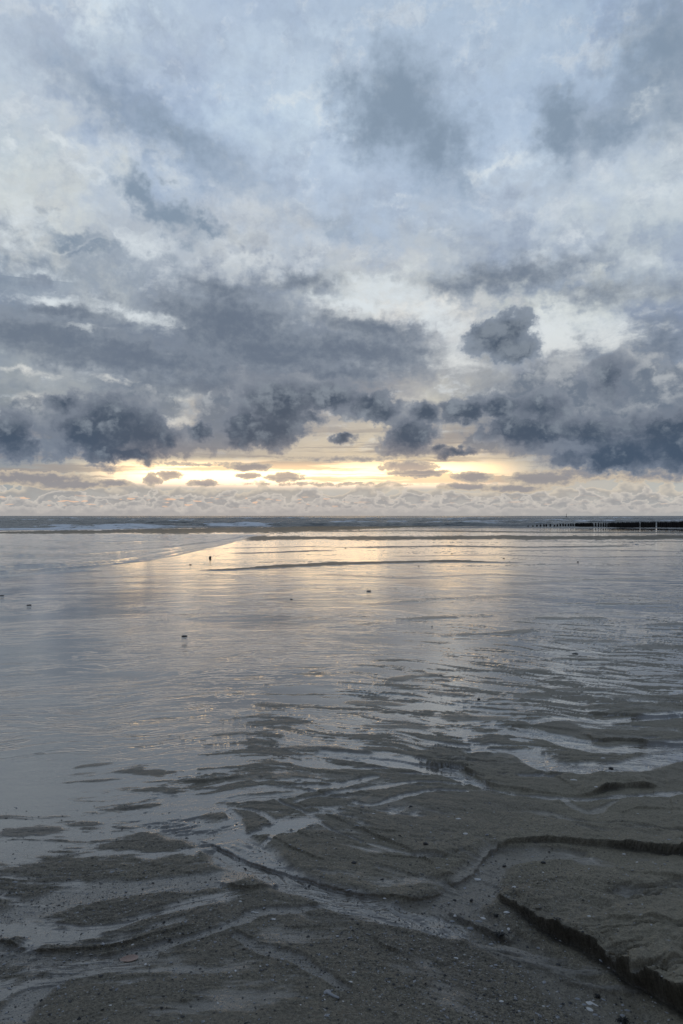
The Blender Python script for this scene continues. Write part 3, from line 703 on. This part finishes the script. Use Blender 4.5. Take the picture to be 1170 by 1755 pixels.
# ---------------------------------------------------------------- things
random.seed(5)
def tag(o, label, cat, group=None):
    o['label'] = label; o['category'] = cat
    if group: o['group'] = group
    return o
def mesh_obj(name, bm, mat, parent=None, smooth_=True):
    me = bpy.data.meshes.new(name); bm.to_mesh(me); bm.free()
    for m in (mat if isinstance(mat, (list, tuple)) else [mat]): me.materials.append(m)
    if smooth_:
        for p in me.polygons: p.use_smooth = True
    o = bpy.data.objects.new(name, me); sc.collection.objects.link(o)
    if parent: o.parent = parent
    return o
def copy_of(o):
    c = o.copy(); sc.collection.objects.link(c)
    for ch in o.children:
        d = ch.copy(); sc.collection.objects.link(d); d.parent = c
    return c
def simple_mat(name, c1, c2, scale, rough=0.5, bmp=0.3, bdist=0.002, stretch=(1, 1, 1)):
    m, t, b = new_mat(name)
    tcn = t.nodes.new('ShaderNodeTexCoord'); mp = t.nodes.new('ShaderNodeMapping'); mp.inputs['Scale'].default_value = stretch
    t.links.new(tcn.outputs['Object'], mp.inputs[0]); v = S(t, mp.outputs[0])
    n = noise(t, v, scale, 5, 0.6, dim='3D')
    put(t, b.inputs['Base Color'], mixc(t, smooth(n, 0.35, 0.65), c1, c2)); b.inputs['Roughness'].default_value = rough
    t.links.new(bump(t, n, bmp, bdist), b.inputs['Normal'])
    return m
M_wood = simple_mat("weathered_wood", (0.014, 0.012, 0.010, 1), (0.030, 0.026, 0.022, 1), 9, 0.75, 0.6, 0.02, (4, 4, 0.6))
M_white = simple_mat("pale_shell", (0.50, 0.48, 0.44, 1), (0.66, 0.64, 0.60, 1), 90, 0.4, 0.3, 0.0006)
M_grey = simple_mat("grey_shell", (0.16, 0.165, 0.17, 1), (0.34, 0.34, 0.34, 1), 70, 0.45, 0.3, 0.0008)
M_brown = simple_mat("brown_shell", (0.21, 0.115, 0.075, 1), (0.46, 0.33, 0.26, 1), 55, 0.4, 0.4, 0.0008, (1, 3, 1))
M_stone = simple_mat("dark_stone", (0.012, 0.012, 0.012, 1), (0.035, 0.033, 0.030, 1), 60, 0.45, 0.5, 0.002)
M_weed = simple_mat("black_seaweed", (0.006, 0.007, 0.005, 1), (0.016, 0.015, 0.010, 1), 80, 0.35, 0.5, 0.001)
M_peb = simple_mat("pale_grit", (0.22, 0.21, 0.19, 1), (0.46, 0.44, 0.40, 1), 40, 0.5)
M_red = simple_mat("dark_paint", (0.03, 0.02, 0.02, 1), (0.05, 0.03, 0.03, 1), 3, 0.6)

# the groyne: rows of round timber posts, each with its own worn top
def post_mesh(seed):
    r = random.Random(seed); bm = bmesh.new(); n = 10; rings = []
    prof = [(-0.6, .125), (0.0, .125), (0.35, .120), (0.75, .115), (0.93, .112), (1.0, .085)]
    cut = r.uniform(-.06, .06); cut2 = r.uniform(-.06, .06)
    for k, (z, rad) in enumerate(prof):
        ring = []
        for i in range(n):
            a = 2*math.pi*i/n; q = rad*(1+0.10*math.sin(3*a+seed)+r.uniform(-.05, .05))
            zz = z + (cut*math.cos(a)+cut2*math.sin(a) if k >= 4 else 0)
            ring.append(bm.verts.new((q*math.cos(a), q*math.sin(a), zz)))
        rings.append(ring)
    for a, b in zip(rings[:-1], rings[1:]):
        for i in range(n): bm.faces.new((a[i], a[(i+1) % n], b[(i+1) % n], b[i]))
    top = bm.verts.new((0, 0, 0.97))
    for i in range(n): bm.faces.new((rings[-1][i], rings[-1][(i+1) % n], top))
    return bm
protos = [mesh_obj('groyne_post', post_mesh(k), M_wood) for k in range(5)]
used_p = set()
def place_post(px, dd, h, label, group, wide=1.0):
    k = random.randrange(5)
    o = protos[k] if k not in used_p else copy_of(protos[k]); used_p.add(k)
    y = dd; x = (px-HX)/F*y
    o.location = (x, y, -0.05); o.scale = (wide, wide, h+0.05)
    o.rotation_euler = (random.uniform(-.03, .03), random.uniform(-.05, .05), random.uniform(0, 6.28))
    return tag(o, label, 'post', group)
def gd(px): return 112 - (px-905)/265*10.0
NAMES = ["outermost tiny post stub at the seaward left tip of the groyne", "second low post stub from the left tip of the groyne", "third low post from the left tip of the groyne"]
sp = [(905, .16), (913, .18), (920, .28), (926, .34), (932, .38), (936, .40), (943, .42), (950, .30), (955, .40), (960, .46), (965, .50), (969, .44), (974, .46), (978, .50), (982, .52)]
for i, (px, h) in enumerate(sp):
    place_post(px, gd(px), h, NAMES[i] if i < 3 else "low dark groyne post standing apart near the left end, gaps on both sides", "spaced low posts at the left end of the groyne", 0.95)
def dense(x0, x1, step, label, group, rows=2):
    px = x0; k = 0
    while px <= x1:
        h = 0.55 + 0.28*(px-985)/185
        place_post(px+random.uniform(-.3, .3), gd(px)+(0.26 if k % 2 and rows == 2 else 0), h*random.uniform(.93, 1.05), label, group)
        px += step; k += 1
DL, DG = "dark timber post packed tightly into the solid double row of the groyne", "closely packed posts of the groyne"
dense(986, 1016, 1.55, DL, DG)
for i, px in enumerate((1021, 1025.5, 1029.5, 1034, 1038, 1041.5)):
    place_post(px, gd(px), .60*random.uniform(.93, 1.05), "dark groyne post in the picket-like stretch between two solid stretches", "picket-like posts in the middle of the groyne")
dense(1045, 1095.5, 1.55, DL, DG); dense(1098.6, 1123, 1.55, DL, DG); dense(1127, 1215, 1.75, DL, DG)

# far sea mark on the horizon
e = bpy.data.objects.new('navigation_beacon', None); sc.collection.objects.link(e); e.location = ((970.5-HX)/F*700, 700, SEA_Z)
tag(e, "thin dark navigation beacon standing in the sea on the horizon above the groyne", 'beacon')
def cyl(r0, r1, z0, z1, n=10, bm=None):
    bm = bm or bmesh.new()
    bmesh.ops.create_cone(bm, cap_ends=True, segments=n, radius1=r0, radius2=r1, depth=z1-z0, matrix=__import__('mathutils').Matrix.Translation((0, 0, (z0+z1)/2)))
    return bm
mesh_obj('base', cyl(0.7, 0.6, -1.0, 1.0, 12), M_wood, e)
mesh_obj('pole', cyl(0.17, 0.12, 1.0, 3.0), M_red, e)
mesh_obj('topmark', cyl(0.30, 0.02, 3.25, 3.7, 8, cyl(0.05, 0.30, 2.8, 3.2, 8)), M_red, e)

# stones
def stone_bm(seed, flat=0.6):
    bm = bmesh.new(); bmesh.ops.create_icosphere(bm, subdivisions=3, radius=1.0)
    r = np.random.RandomState(seed); off = r.rand(3)*10
    for v in bm.verts:
        c = np.array(v.co)
        n = float(perlin(np.array([c[0]*1.1+off[0]+c[2]]), np.array([c[1]*1.1+off[1]-c[2]]), 5)[0])
        n2_ = float(perlin(np.array([c[0]*3+off[0]]), np.array([c[1]*3+c[2]*2+off[1]]), 6)[0])
        k = 1+0.35*n+0.10*n2_
        v.co = (c[0]*k, c[1]*k*0.8, c[2]*k*flat)
    return bm
def size_m(py, wpx): return wpx*math.hypot(CAM_Z, CAM_Z*F/(py-HY))/F
def ground(px, py):
    x, y = at(px, py); return x, y, hfield(px, py)
STONES = [
 (360, 957, 5, 1.25, "upright dark knob-like stone alone in the gold reflection on the wet flat", None),
 (326, 968, 7, .45, "flat dark stone in the gold reflection just left of the upright knob", None),
 (3, 1020.5, 9, .35, "flat dark stone on the wet sand at the very left edge of the photo", None),
 (50, 1037, 10, .35, "low dark stone on the smooth wet flat near the left edge, nearer than its neighbour", None),
 (316, 1090, 12, .4, "dark flat stone in the middle of the mirror-like wet flat, below the upright knob", None),
 (499, 1027, 7, .4, "small dark stone on the purple-grey part of the reflection, left of centre", None),
 (632, 1013, 10, .4, "dark oval stone on the streaky reflection right of centre", None),
 (863, 957, 5, .5, None, 1), (990, 963, 6, .45, None, 1), (774, 949, 4, .5, None, 1), (717, 970, 5, .4, None, 1), (592, 939.5, 4, .5, None, 1), (740, 1073, 5, .4, None, 1), (755, 1157, 7, .4, None, 1),
 (820, 1198, 8, .6, "small black stone on the braided wet sand right of centre", None),
 (985, 1120, 12, .3, "thin dark stone on the silvery wet sand, far right", None),
 (1046, 1320, 9, .55, "dark stone sitting in the bright curved stream at the right", None),
 (863, 1477, 8, .5, "small dark stone on the bluish channel floor under the long bank", None),
 (930, 1479, 9, .45, "dark stone on the channel floor right of a smaller one, under the long bank", None),
 (729, 1454, 10, .6, "round black stone on the plain sand above the curving bank", None),
 (955, 1643, 9, .5, "dark stone on the pebbly floor at the foot of the big bank", None),
 (807, 1539, 7, .7, "small black stone where the two channels meet", None),
 (778, 1537, 7, .6, "dark pebble left of the place where the two channels meet", None),
 (704, 1384, 8, .5, "small dark stone on the smooth sand above the shells in the centre", None),
 (606, 1480, 9, .5, "dark stone in a rill left of the curving bank", None),
 (314, 1600, 6, .6, "small dark pebble in the rill right of the brown shell", None)]
for i, (px, py, w, fl, lab, grp) in enumerate(STONES):
    x, y, z = ground(px, py); s_ = size_m(py, w)/2*0.8; fl = fl*(0.6 if py < 1300 and fl < 1 else 1)
    o = mesh_obj('stone', stone_bm(i, 1.0), M_stone); o.scale = (s_, s_, s_*fl); o.location = (x, y, z+s_*fl*0.45); o.rotation_euler = (0, 0, i*1.7 if w < 9 else 0)
    tag(o, lab or "tiny dark stone dotting the far wet flat", 'stone', 'tiny dark stones on the far flat' if grp else None)

# seaweed clumps: tangles of short curled ribbons
def weed_bm(seed):
    r = random.Random(seed); bm = bmesh.new()
    for k in range(30):
        a = r.uniform(0, 6.28); L_ = r.uniform(.5, 1.1); w = r.uniform(.06, .14); cur = r.uniform(-1.5, 1.5); z0 = r.uniform(.0, .35)
        x = r.uniform(-.35, .35); y = r.uniform(-.3, .3); prev = None
        for j in range(8):
            tt = j/7; ang_ = a+cur*tt
            cx_, cy_ = x, y; zz = z0 + 0.45*math.sin(math.pi*tt)*r.uniform(.7, 1)
            ww = w*(1-tt*.7)
            dx_, dy_ = -math.sin(ang_)*ww, math.cos(ang_)*ww
            q = [bm.verts.new((cx_+dx_, cy_+dy_, zz)), bm.verts.new((cx_-dx_, cy_-dy_, zz+.05)), bm.verts.new((cx_-dx_, cy_-dy_, zz-.03)), bm.verts.new((cx_+dx_, cy_+dy_, zz-.08))]
            if prev:
                for i in range(4): bm.faces.new((prev[i], prev[(i+1) % 4], q[(i+1) % 4], q[i]))
            prev = q; x += math.cos(ang_)*L_/8; y += math.sin(ang_)*L_/8
    return bm
for i, (px, py, w, lab) in enumerate([
  (1066, 1732, 20, "largest black seaweed clump on the channel floor at the bottom right"),
  (856, 1597, 22, "black seaweed clump caught in the wet channel below the point of the big bank"),
  (850, 1566, 12, "small black seaweed tuft above the larger clump, beside the start of the big bank"),
  (1022, 1688, 12, "small dark seaweed tuft just above the cluster of broken white shells")]):
    x, y, z = ground(px, py); s_ = size_m(py, w)/2
    o = mesh_obj('seaweed_clump', weed_bm(i), M_weed); o.scale = (s_, s_, s_*.8); o.location = (x, y, z-0.001); tag(o, lab, 'seaweed')

# shells: one ribbed valve and one long razor valve, reshaped for each find
def valve_bm(ribs=18, umbo=0.35, n=40, m=9):
    bm = bmesh.new(); rows = []
    for side in (1, 0):
        g = []
        for j in range(m+1):
            r = j/m; ring = []
            for i in range(n):
                a = 2*math.pi*i/n
                R_ = 1.0 - umbo*(0.5-0.5*math.cos(a-math.pi))**3*0.0
                x = r*math.cos(a); y = r*math.sin(a)*(1-0.30*max(0, -math.cos(a)))
                z = 0.55*(1-r**2.2)*(1-0.25*x)+0.018*math.cos(a*ribs)*r*(1-r*.3)
                z -= 0.0 if side else 0.07
                ring.append(bm.verts.new((x, y, z)))
            g.append(ring)
        rows.append(g)
    for s_, g in enumerate(rows):
        for j in range(m):
            for i in range(n):
                f = (g[j][i], g[j][(i+1) % n], g[j+1][(i+1) % n], g[j+1][i])
                bm.faces.new(f if s_ == 0 else f[::-1])
    A_, B_ = rows[0][m], rows[1][m]
    for i in range(n): bm.faces.new((A_[i], A_[(i+1) % n], B_[(i+1) % n], B_[i]))
    bmesh.ops.remove_doubles(bm, verts=bm.verts, dist=1e-5); bmesh.ops.recalc_face_normals(bm, faces=bm.faces)
    return bm
def razor_bm(broken=0.0, n=9, m=14):
    bm = bmesh.new(); g2 = []
    for off in (0.0, 0.05):
        g = []
        for j in range(m+1):
            t = j/m; x = -1+2*t; row = []
            wd = 0.22*(1-0.5*abs(x)**6) + broken*0.25*max(0, -x-0.45)
            for i in range(n):
                a = math.pi*i/(n-1)
                row.append(bm.verts.new((x+0.03*math.sin(i*2.1+j*.7)*(j in (0, m)), (wd-off)*math.cos(a), (wd*0.8-off)*math.sin(a)+0.05*x*x)))
            g.append(row)
        g2.append(g)
    for s_, g in enumerate(g2):
        for j in range(m):
            for i in range(n-1): bm.faces.new((g[j][i], g[j][i+1], g[j+1][i+1], g[j+1][i]))
    for j in range(m):
        for i in (0, n-1): bm.faces.new((g2[0][j][i], g2[0][j+1][i], g2[1][j+1][i], g2[1][j][i]))
    for j in (0, m):
        for i in range(n-1): bm.faces.new((g2[0][j][i], g2[0][j][i+1], g2[1][j][i+1], g2[1][j][i]))
    bmesh.ops.recalc_face_normals(bm, faces=bm.faces)
    return bm
valve = {}; razor = {}
for key, mat_ in (('w', M_white), ('g', M_grey), ('b', M_brown)):
    for nm, store, fn_ in (('shell', valve, valve_bm), ('razor_shell', razor, razor_bm)):
        o = mesh_obj(nm, fn_(), mat_); store[key] = [o.data, nm]; bpy.data.objects.remove(o)
def shell(px, py, w, ratio, rot, key, kind, lab, group=None, flip=False, tall=0.5, tilt=0):
    me, nm = (valve if kind == 'v' else razor)[key]
    o = bpy.data.objects.new(nm, me); sc.collection.objects.link(o)
    x, y, z = ground(px, py); s_ = size_m(py, w)/2
    o.scale = (s_, s_*ratio, s_*tall*(-1 if False else 1))
    o.location = (x, y, z + (s_*0.25 if flip else 0.0))
    o.rotation_euler = ((math.pi if flip else 0) + tilt, 0, math.radians(rot))
    return tag(o, lab, 'shell', group)
shell(222, 1640, 27, .55, 18, 'b', 'v', "pinkish brown leaf-shaped shell lying alone in the rill at the lower left", flip=True, tall=.28, tilt=.12)
shell(570, 1706, 24, 1.0, -38, 'g', 'r', "slim grey razor shell fragment lying slantwise on plain sand near the bottom centre", tall=.9)
shell(561, 1700, 12, .9, 20, 'g', 'v', "broken grey shell flake at the upper end of the slanting razor fragment", tall=.4, tilt=.2)
shell(1016, 1700, 15, .9, -52, 'w', 'r', "whitest sliver of razor shell, right-hand piece of the broken cluster at bottom right", tall=.9)
shell(1008, 1699, 10, .8, -40, 'w', 'v', "small white shell piece on top left of the broken cluster at bottom right", tall=.5)
shell(1009, 1710, 11, .7, -45, 'w', 'v', "white oval shell, lowest of the broken cluster at bottom right", tall=.5)
shell(999, 1702, 7, .8, 0, 'g', 'v', "grey chip at the left of the broken shell cluster at bottom right")
shell(988, 1693, 8, .7, -10, 'g', 'v', "grey oval shell up and left of the broken cluster at bottom right")
shell(1018, 1719, 8, .7, 0, 'g', 'v', "dull grey shell just below the broken white cluster at bottom right")
shell(1065, 1720, 8, .9, 0, 'g', 'v', "round grey shell right above the largest seaweed clump")
shell(1073, 1711, 10, .5, -10, 'g', 'v', "narrow grey shell, upper of two above the largest seaweed clump")
shell(437, 1559, 12, .9, -14, 'w', 'r', "short white razor shell piece where the two left rills join")
shell(468, 1575, 9, .6, 10, 'w', 'v', "white oval shell on grainy sand right of where the left rills join")
shell(602, 1524, 20, .8, 28, 'g', 'r', "long grey razor shell at the edge of the rippled stream, centre")
shell(659, 1538, 6, .9, 0, 'w', 'v', "small bright white shell under the curved bank, centre")
shell(817, 1500, 12, .6, -8, 'w', 'v', "pale shell at the mouth of the channel under the curving bank")
shell(780, 1562, 8, .6, 30, 'w', 'v', "white shell leaning on the small dark ledge where channels meet", tilt=.5)
shell(774, 1567, 8, .7, 5, 'g', 'v', "grey shell just left of the leaning one by the small dark ledge")
shell(806, 1577, 14, .6, 0, 'g', 'v', "larger pale grey oval shell below the small dark ledge")
shell(827, 1566, 9, .6, -35, 'w', 'v', "white shell on the bluish channel floor, right of the larger grey oval one")
shell(819, 1573, 12, .45, -8, 'g', 'v', "narrow grey shell between the oval grey and the white one on the channel floor")
shell(867, 1562, 10, .6, 0, 'w', 'v', "pale shell at the foot of the big bank near its upper end")
shell(872, 1586, 8, .8, -40, 'w', 'v', "tilted white shell right of the middle seaweed clump", tilt=.4)
shell(841, 1607, 9, .7, 0, 'g', 'v', "grey shell just below the middle seaweed clump")
shell(922, 1612, 7, .8, 0, 'g', 'v', "small grey shell against the foot of the big bank, halfway down")
shell(785, 1409, 9, .6, -5, 'w', 'v', "bright white shell on the bare grey-brown sand, upper of two near the centre right")
shell(797, 1433, 11, .6, 5, 'w', 'v', "pale shell on bare sand a little below the bright white one")
shell(982, 1344, 12, .5, 0, 'w', 'v', "white shell on the smooth sand just below the bright curved stream")
shell(1021, 1359, 9, .5, 0, 'w', 'v', "white shell on the rim where the dark ledge begins at the right")
shell(1033, 1303, 9, .5, -5, 'w', 'v', "white shell on the small sand island inside the bright stream")
shell(1099, 1372, 13, .5, -8, 'w', 'v', "flat white shell below the black ledge at the right")
shell(779, 1637, 11, .5, 8, 'w', 'v', "pale narrow shell on gravelly sand, lower centre right")
shell(858, 1712, 7, .7, 0, 'w', 'v', "small white shell on plain sand left of the broken cluster at the bottom")
shell(881, 1528, 9, .7, 0, 'w', 'v', "pale shell on the tip of the triangular bank between the channels")
shell(1008, 1600, 6, .7, 0, 'w', 'v', "tiny white shell in the gravelly hollow on top of the big bank")
shell(1091, 1482, 6, .7, 0, 'w', 'v', "tiny white shell on the floor under the long bank at the right")
shell(1068, 1462, 6, .7, 0, 'w', 'v', "pale chip lying against the black face of the long bank")
shell(26, 1510, 10, .6, 12, 'g', 'v', "greyish shell on pebbly sand at the left edge")
shell(84, 1516, 9, .3, 25, 'g', 'r', "thin pale razor chip right of the greyish shell at the left edge")
shell(228, 1619, 6, .8, 70, 'w', 'v', "tiny bright chip above the pinkish brown shell")
shell(600, 1682, 7, .7, 0, 'w', 'v', "small pale chip up and right of the slanting razor fragment")
shell(453, 1540, 7, .8, 0, 'g', 'v', "small grey chip by the dark little ledge left of centre")
shell(1091, 933, 7, .7, 0, 'w', 'v', "pale shell on the far wet flat below the groyne")
TC = [(768, 1403), (673, 1443), (556, 1712), (380, 1722), (1090, 1534), (640, 1437), (700, 1430), (588, 1715), (327, 1697), (470, 1670), (190, 1722), (412, 1543), (905, 1512), (930, 1493), (640, 1396), (560, 1640), (515, 1722),
      (250, 1650), (303, 1657), (446, 1655), (404, 1661), (695, 1675), (930, 1722), (1100, 1550), (765, 1478)]
for k, (px, py) in enumerate(TC):
    shell(px, py, random.uniform(3.5, 5.5), .7, random.uniform(0, 360), 'w' if k % 3 else 'g', 'v', "tiny pale shell chip on bare dark sand, a mere speck", "tiny pale shell chips scattered on the near sand")

# grit: broken shell and gravel nobody could count, one object
def make_grit(N):
    r = np.random.RandomState(3)
    rows_ok = np.nonzero((pyr > 1380) & (pyr < 1900))[0]
    W_ = []
    while len(W_) < N:
        i = r.choice(rows_ok, 4000); j = r.randint(70+100, 70+1160, 4000)
        keepm = r.rand(4000) < (grit[i, j]**1.5*0.95+0.05)*(D2[i, j]/5.0)**2*(1-0.8*film[i, j])
        W_ += list(zip(i[keepm], j[keepm]))
    W_ = W_[:N]
    base_v = np.array([[1, 0, 0], [0, 1, 0], [-1, 0, 0], [0, -1, 0], [0, 0, .7], [0, 0, -.7]], float)
    base_f = [(0, 1, 4), (1, 2, 4), (2, 3, 4), (3, 0, 4), (1, 0, 5), (2, 1, 5), (3, 2, 5), (0, 3, 5)]
    V = []; Fc = []; mats = []
    for k, (i, j) in enumerate(W_):
        s_ = 0.0011*(1+r.exponential(0.9)); s_ = min(s_, 0.0075)
        v = base_v*(1+r.uniform(-.4, .4, (6, 3)))*np.array([s_*r.uniform(1, 1.9), s_, s_*r.uniform(.4, .9)])
        v = v + base_v*s_*r.uniform(-.3, .3, (6, 1)); a = r.uniform(0, 6.28); c_, q_ = math.cos(a), math.sin(a)
        v = np.stack([v[:, 0]*c_-v[:, 1]*q_, v[:, 0]*q_+v[:, 1]*c_, v[:, 2]], 1)
        v += [X[i, j]+OX[i, j], Y[i, j]+OY[i, j], Z[i, j]+s_*0.15]
        V.append(v); Fc += [tuple(x+6*k for x in f) for f in base_f]; mats += [(0 if r.rand() < .52 else (1 if r.rand() < .75 else 2))]*8
    me = bpy.data.meshes.new('shell_grit'); me.from_pydata(np.concatenate(V).tolist(), [], Fc)
    for m in (M_stone, M_grey, M_peb): me.materials.append(m)
    me.polygons.foreach_set('material_index', mats); me.update()
    o = bpy.data.objects.new('shell_grit', me); sc.collection.objects.link(o); o['kind'] = 'stuff'
    tag(o, "loose dark gravel and broken shell grit strewn over the near sand and channel floors", 'grit')
make_grit(16000)
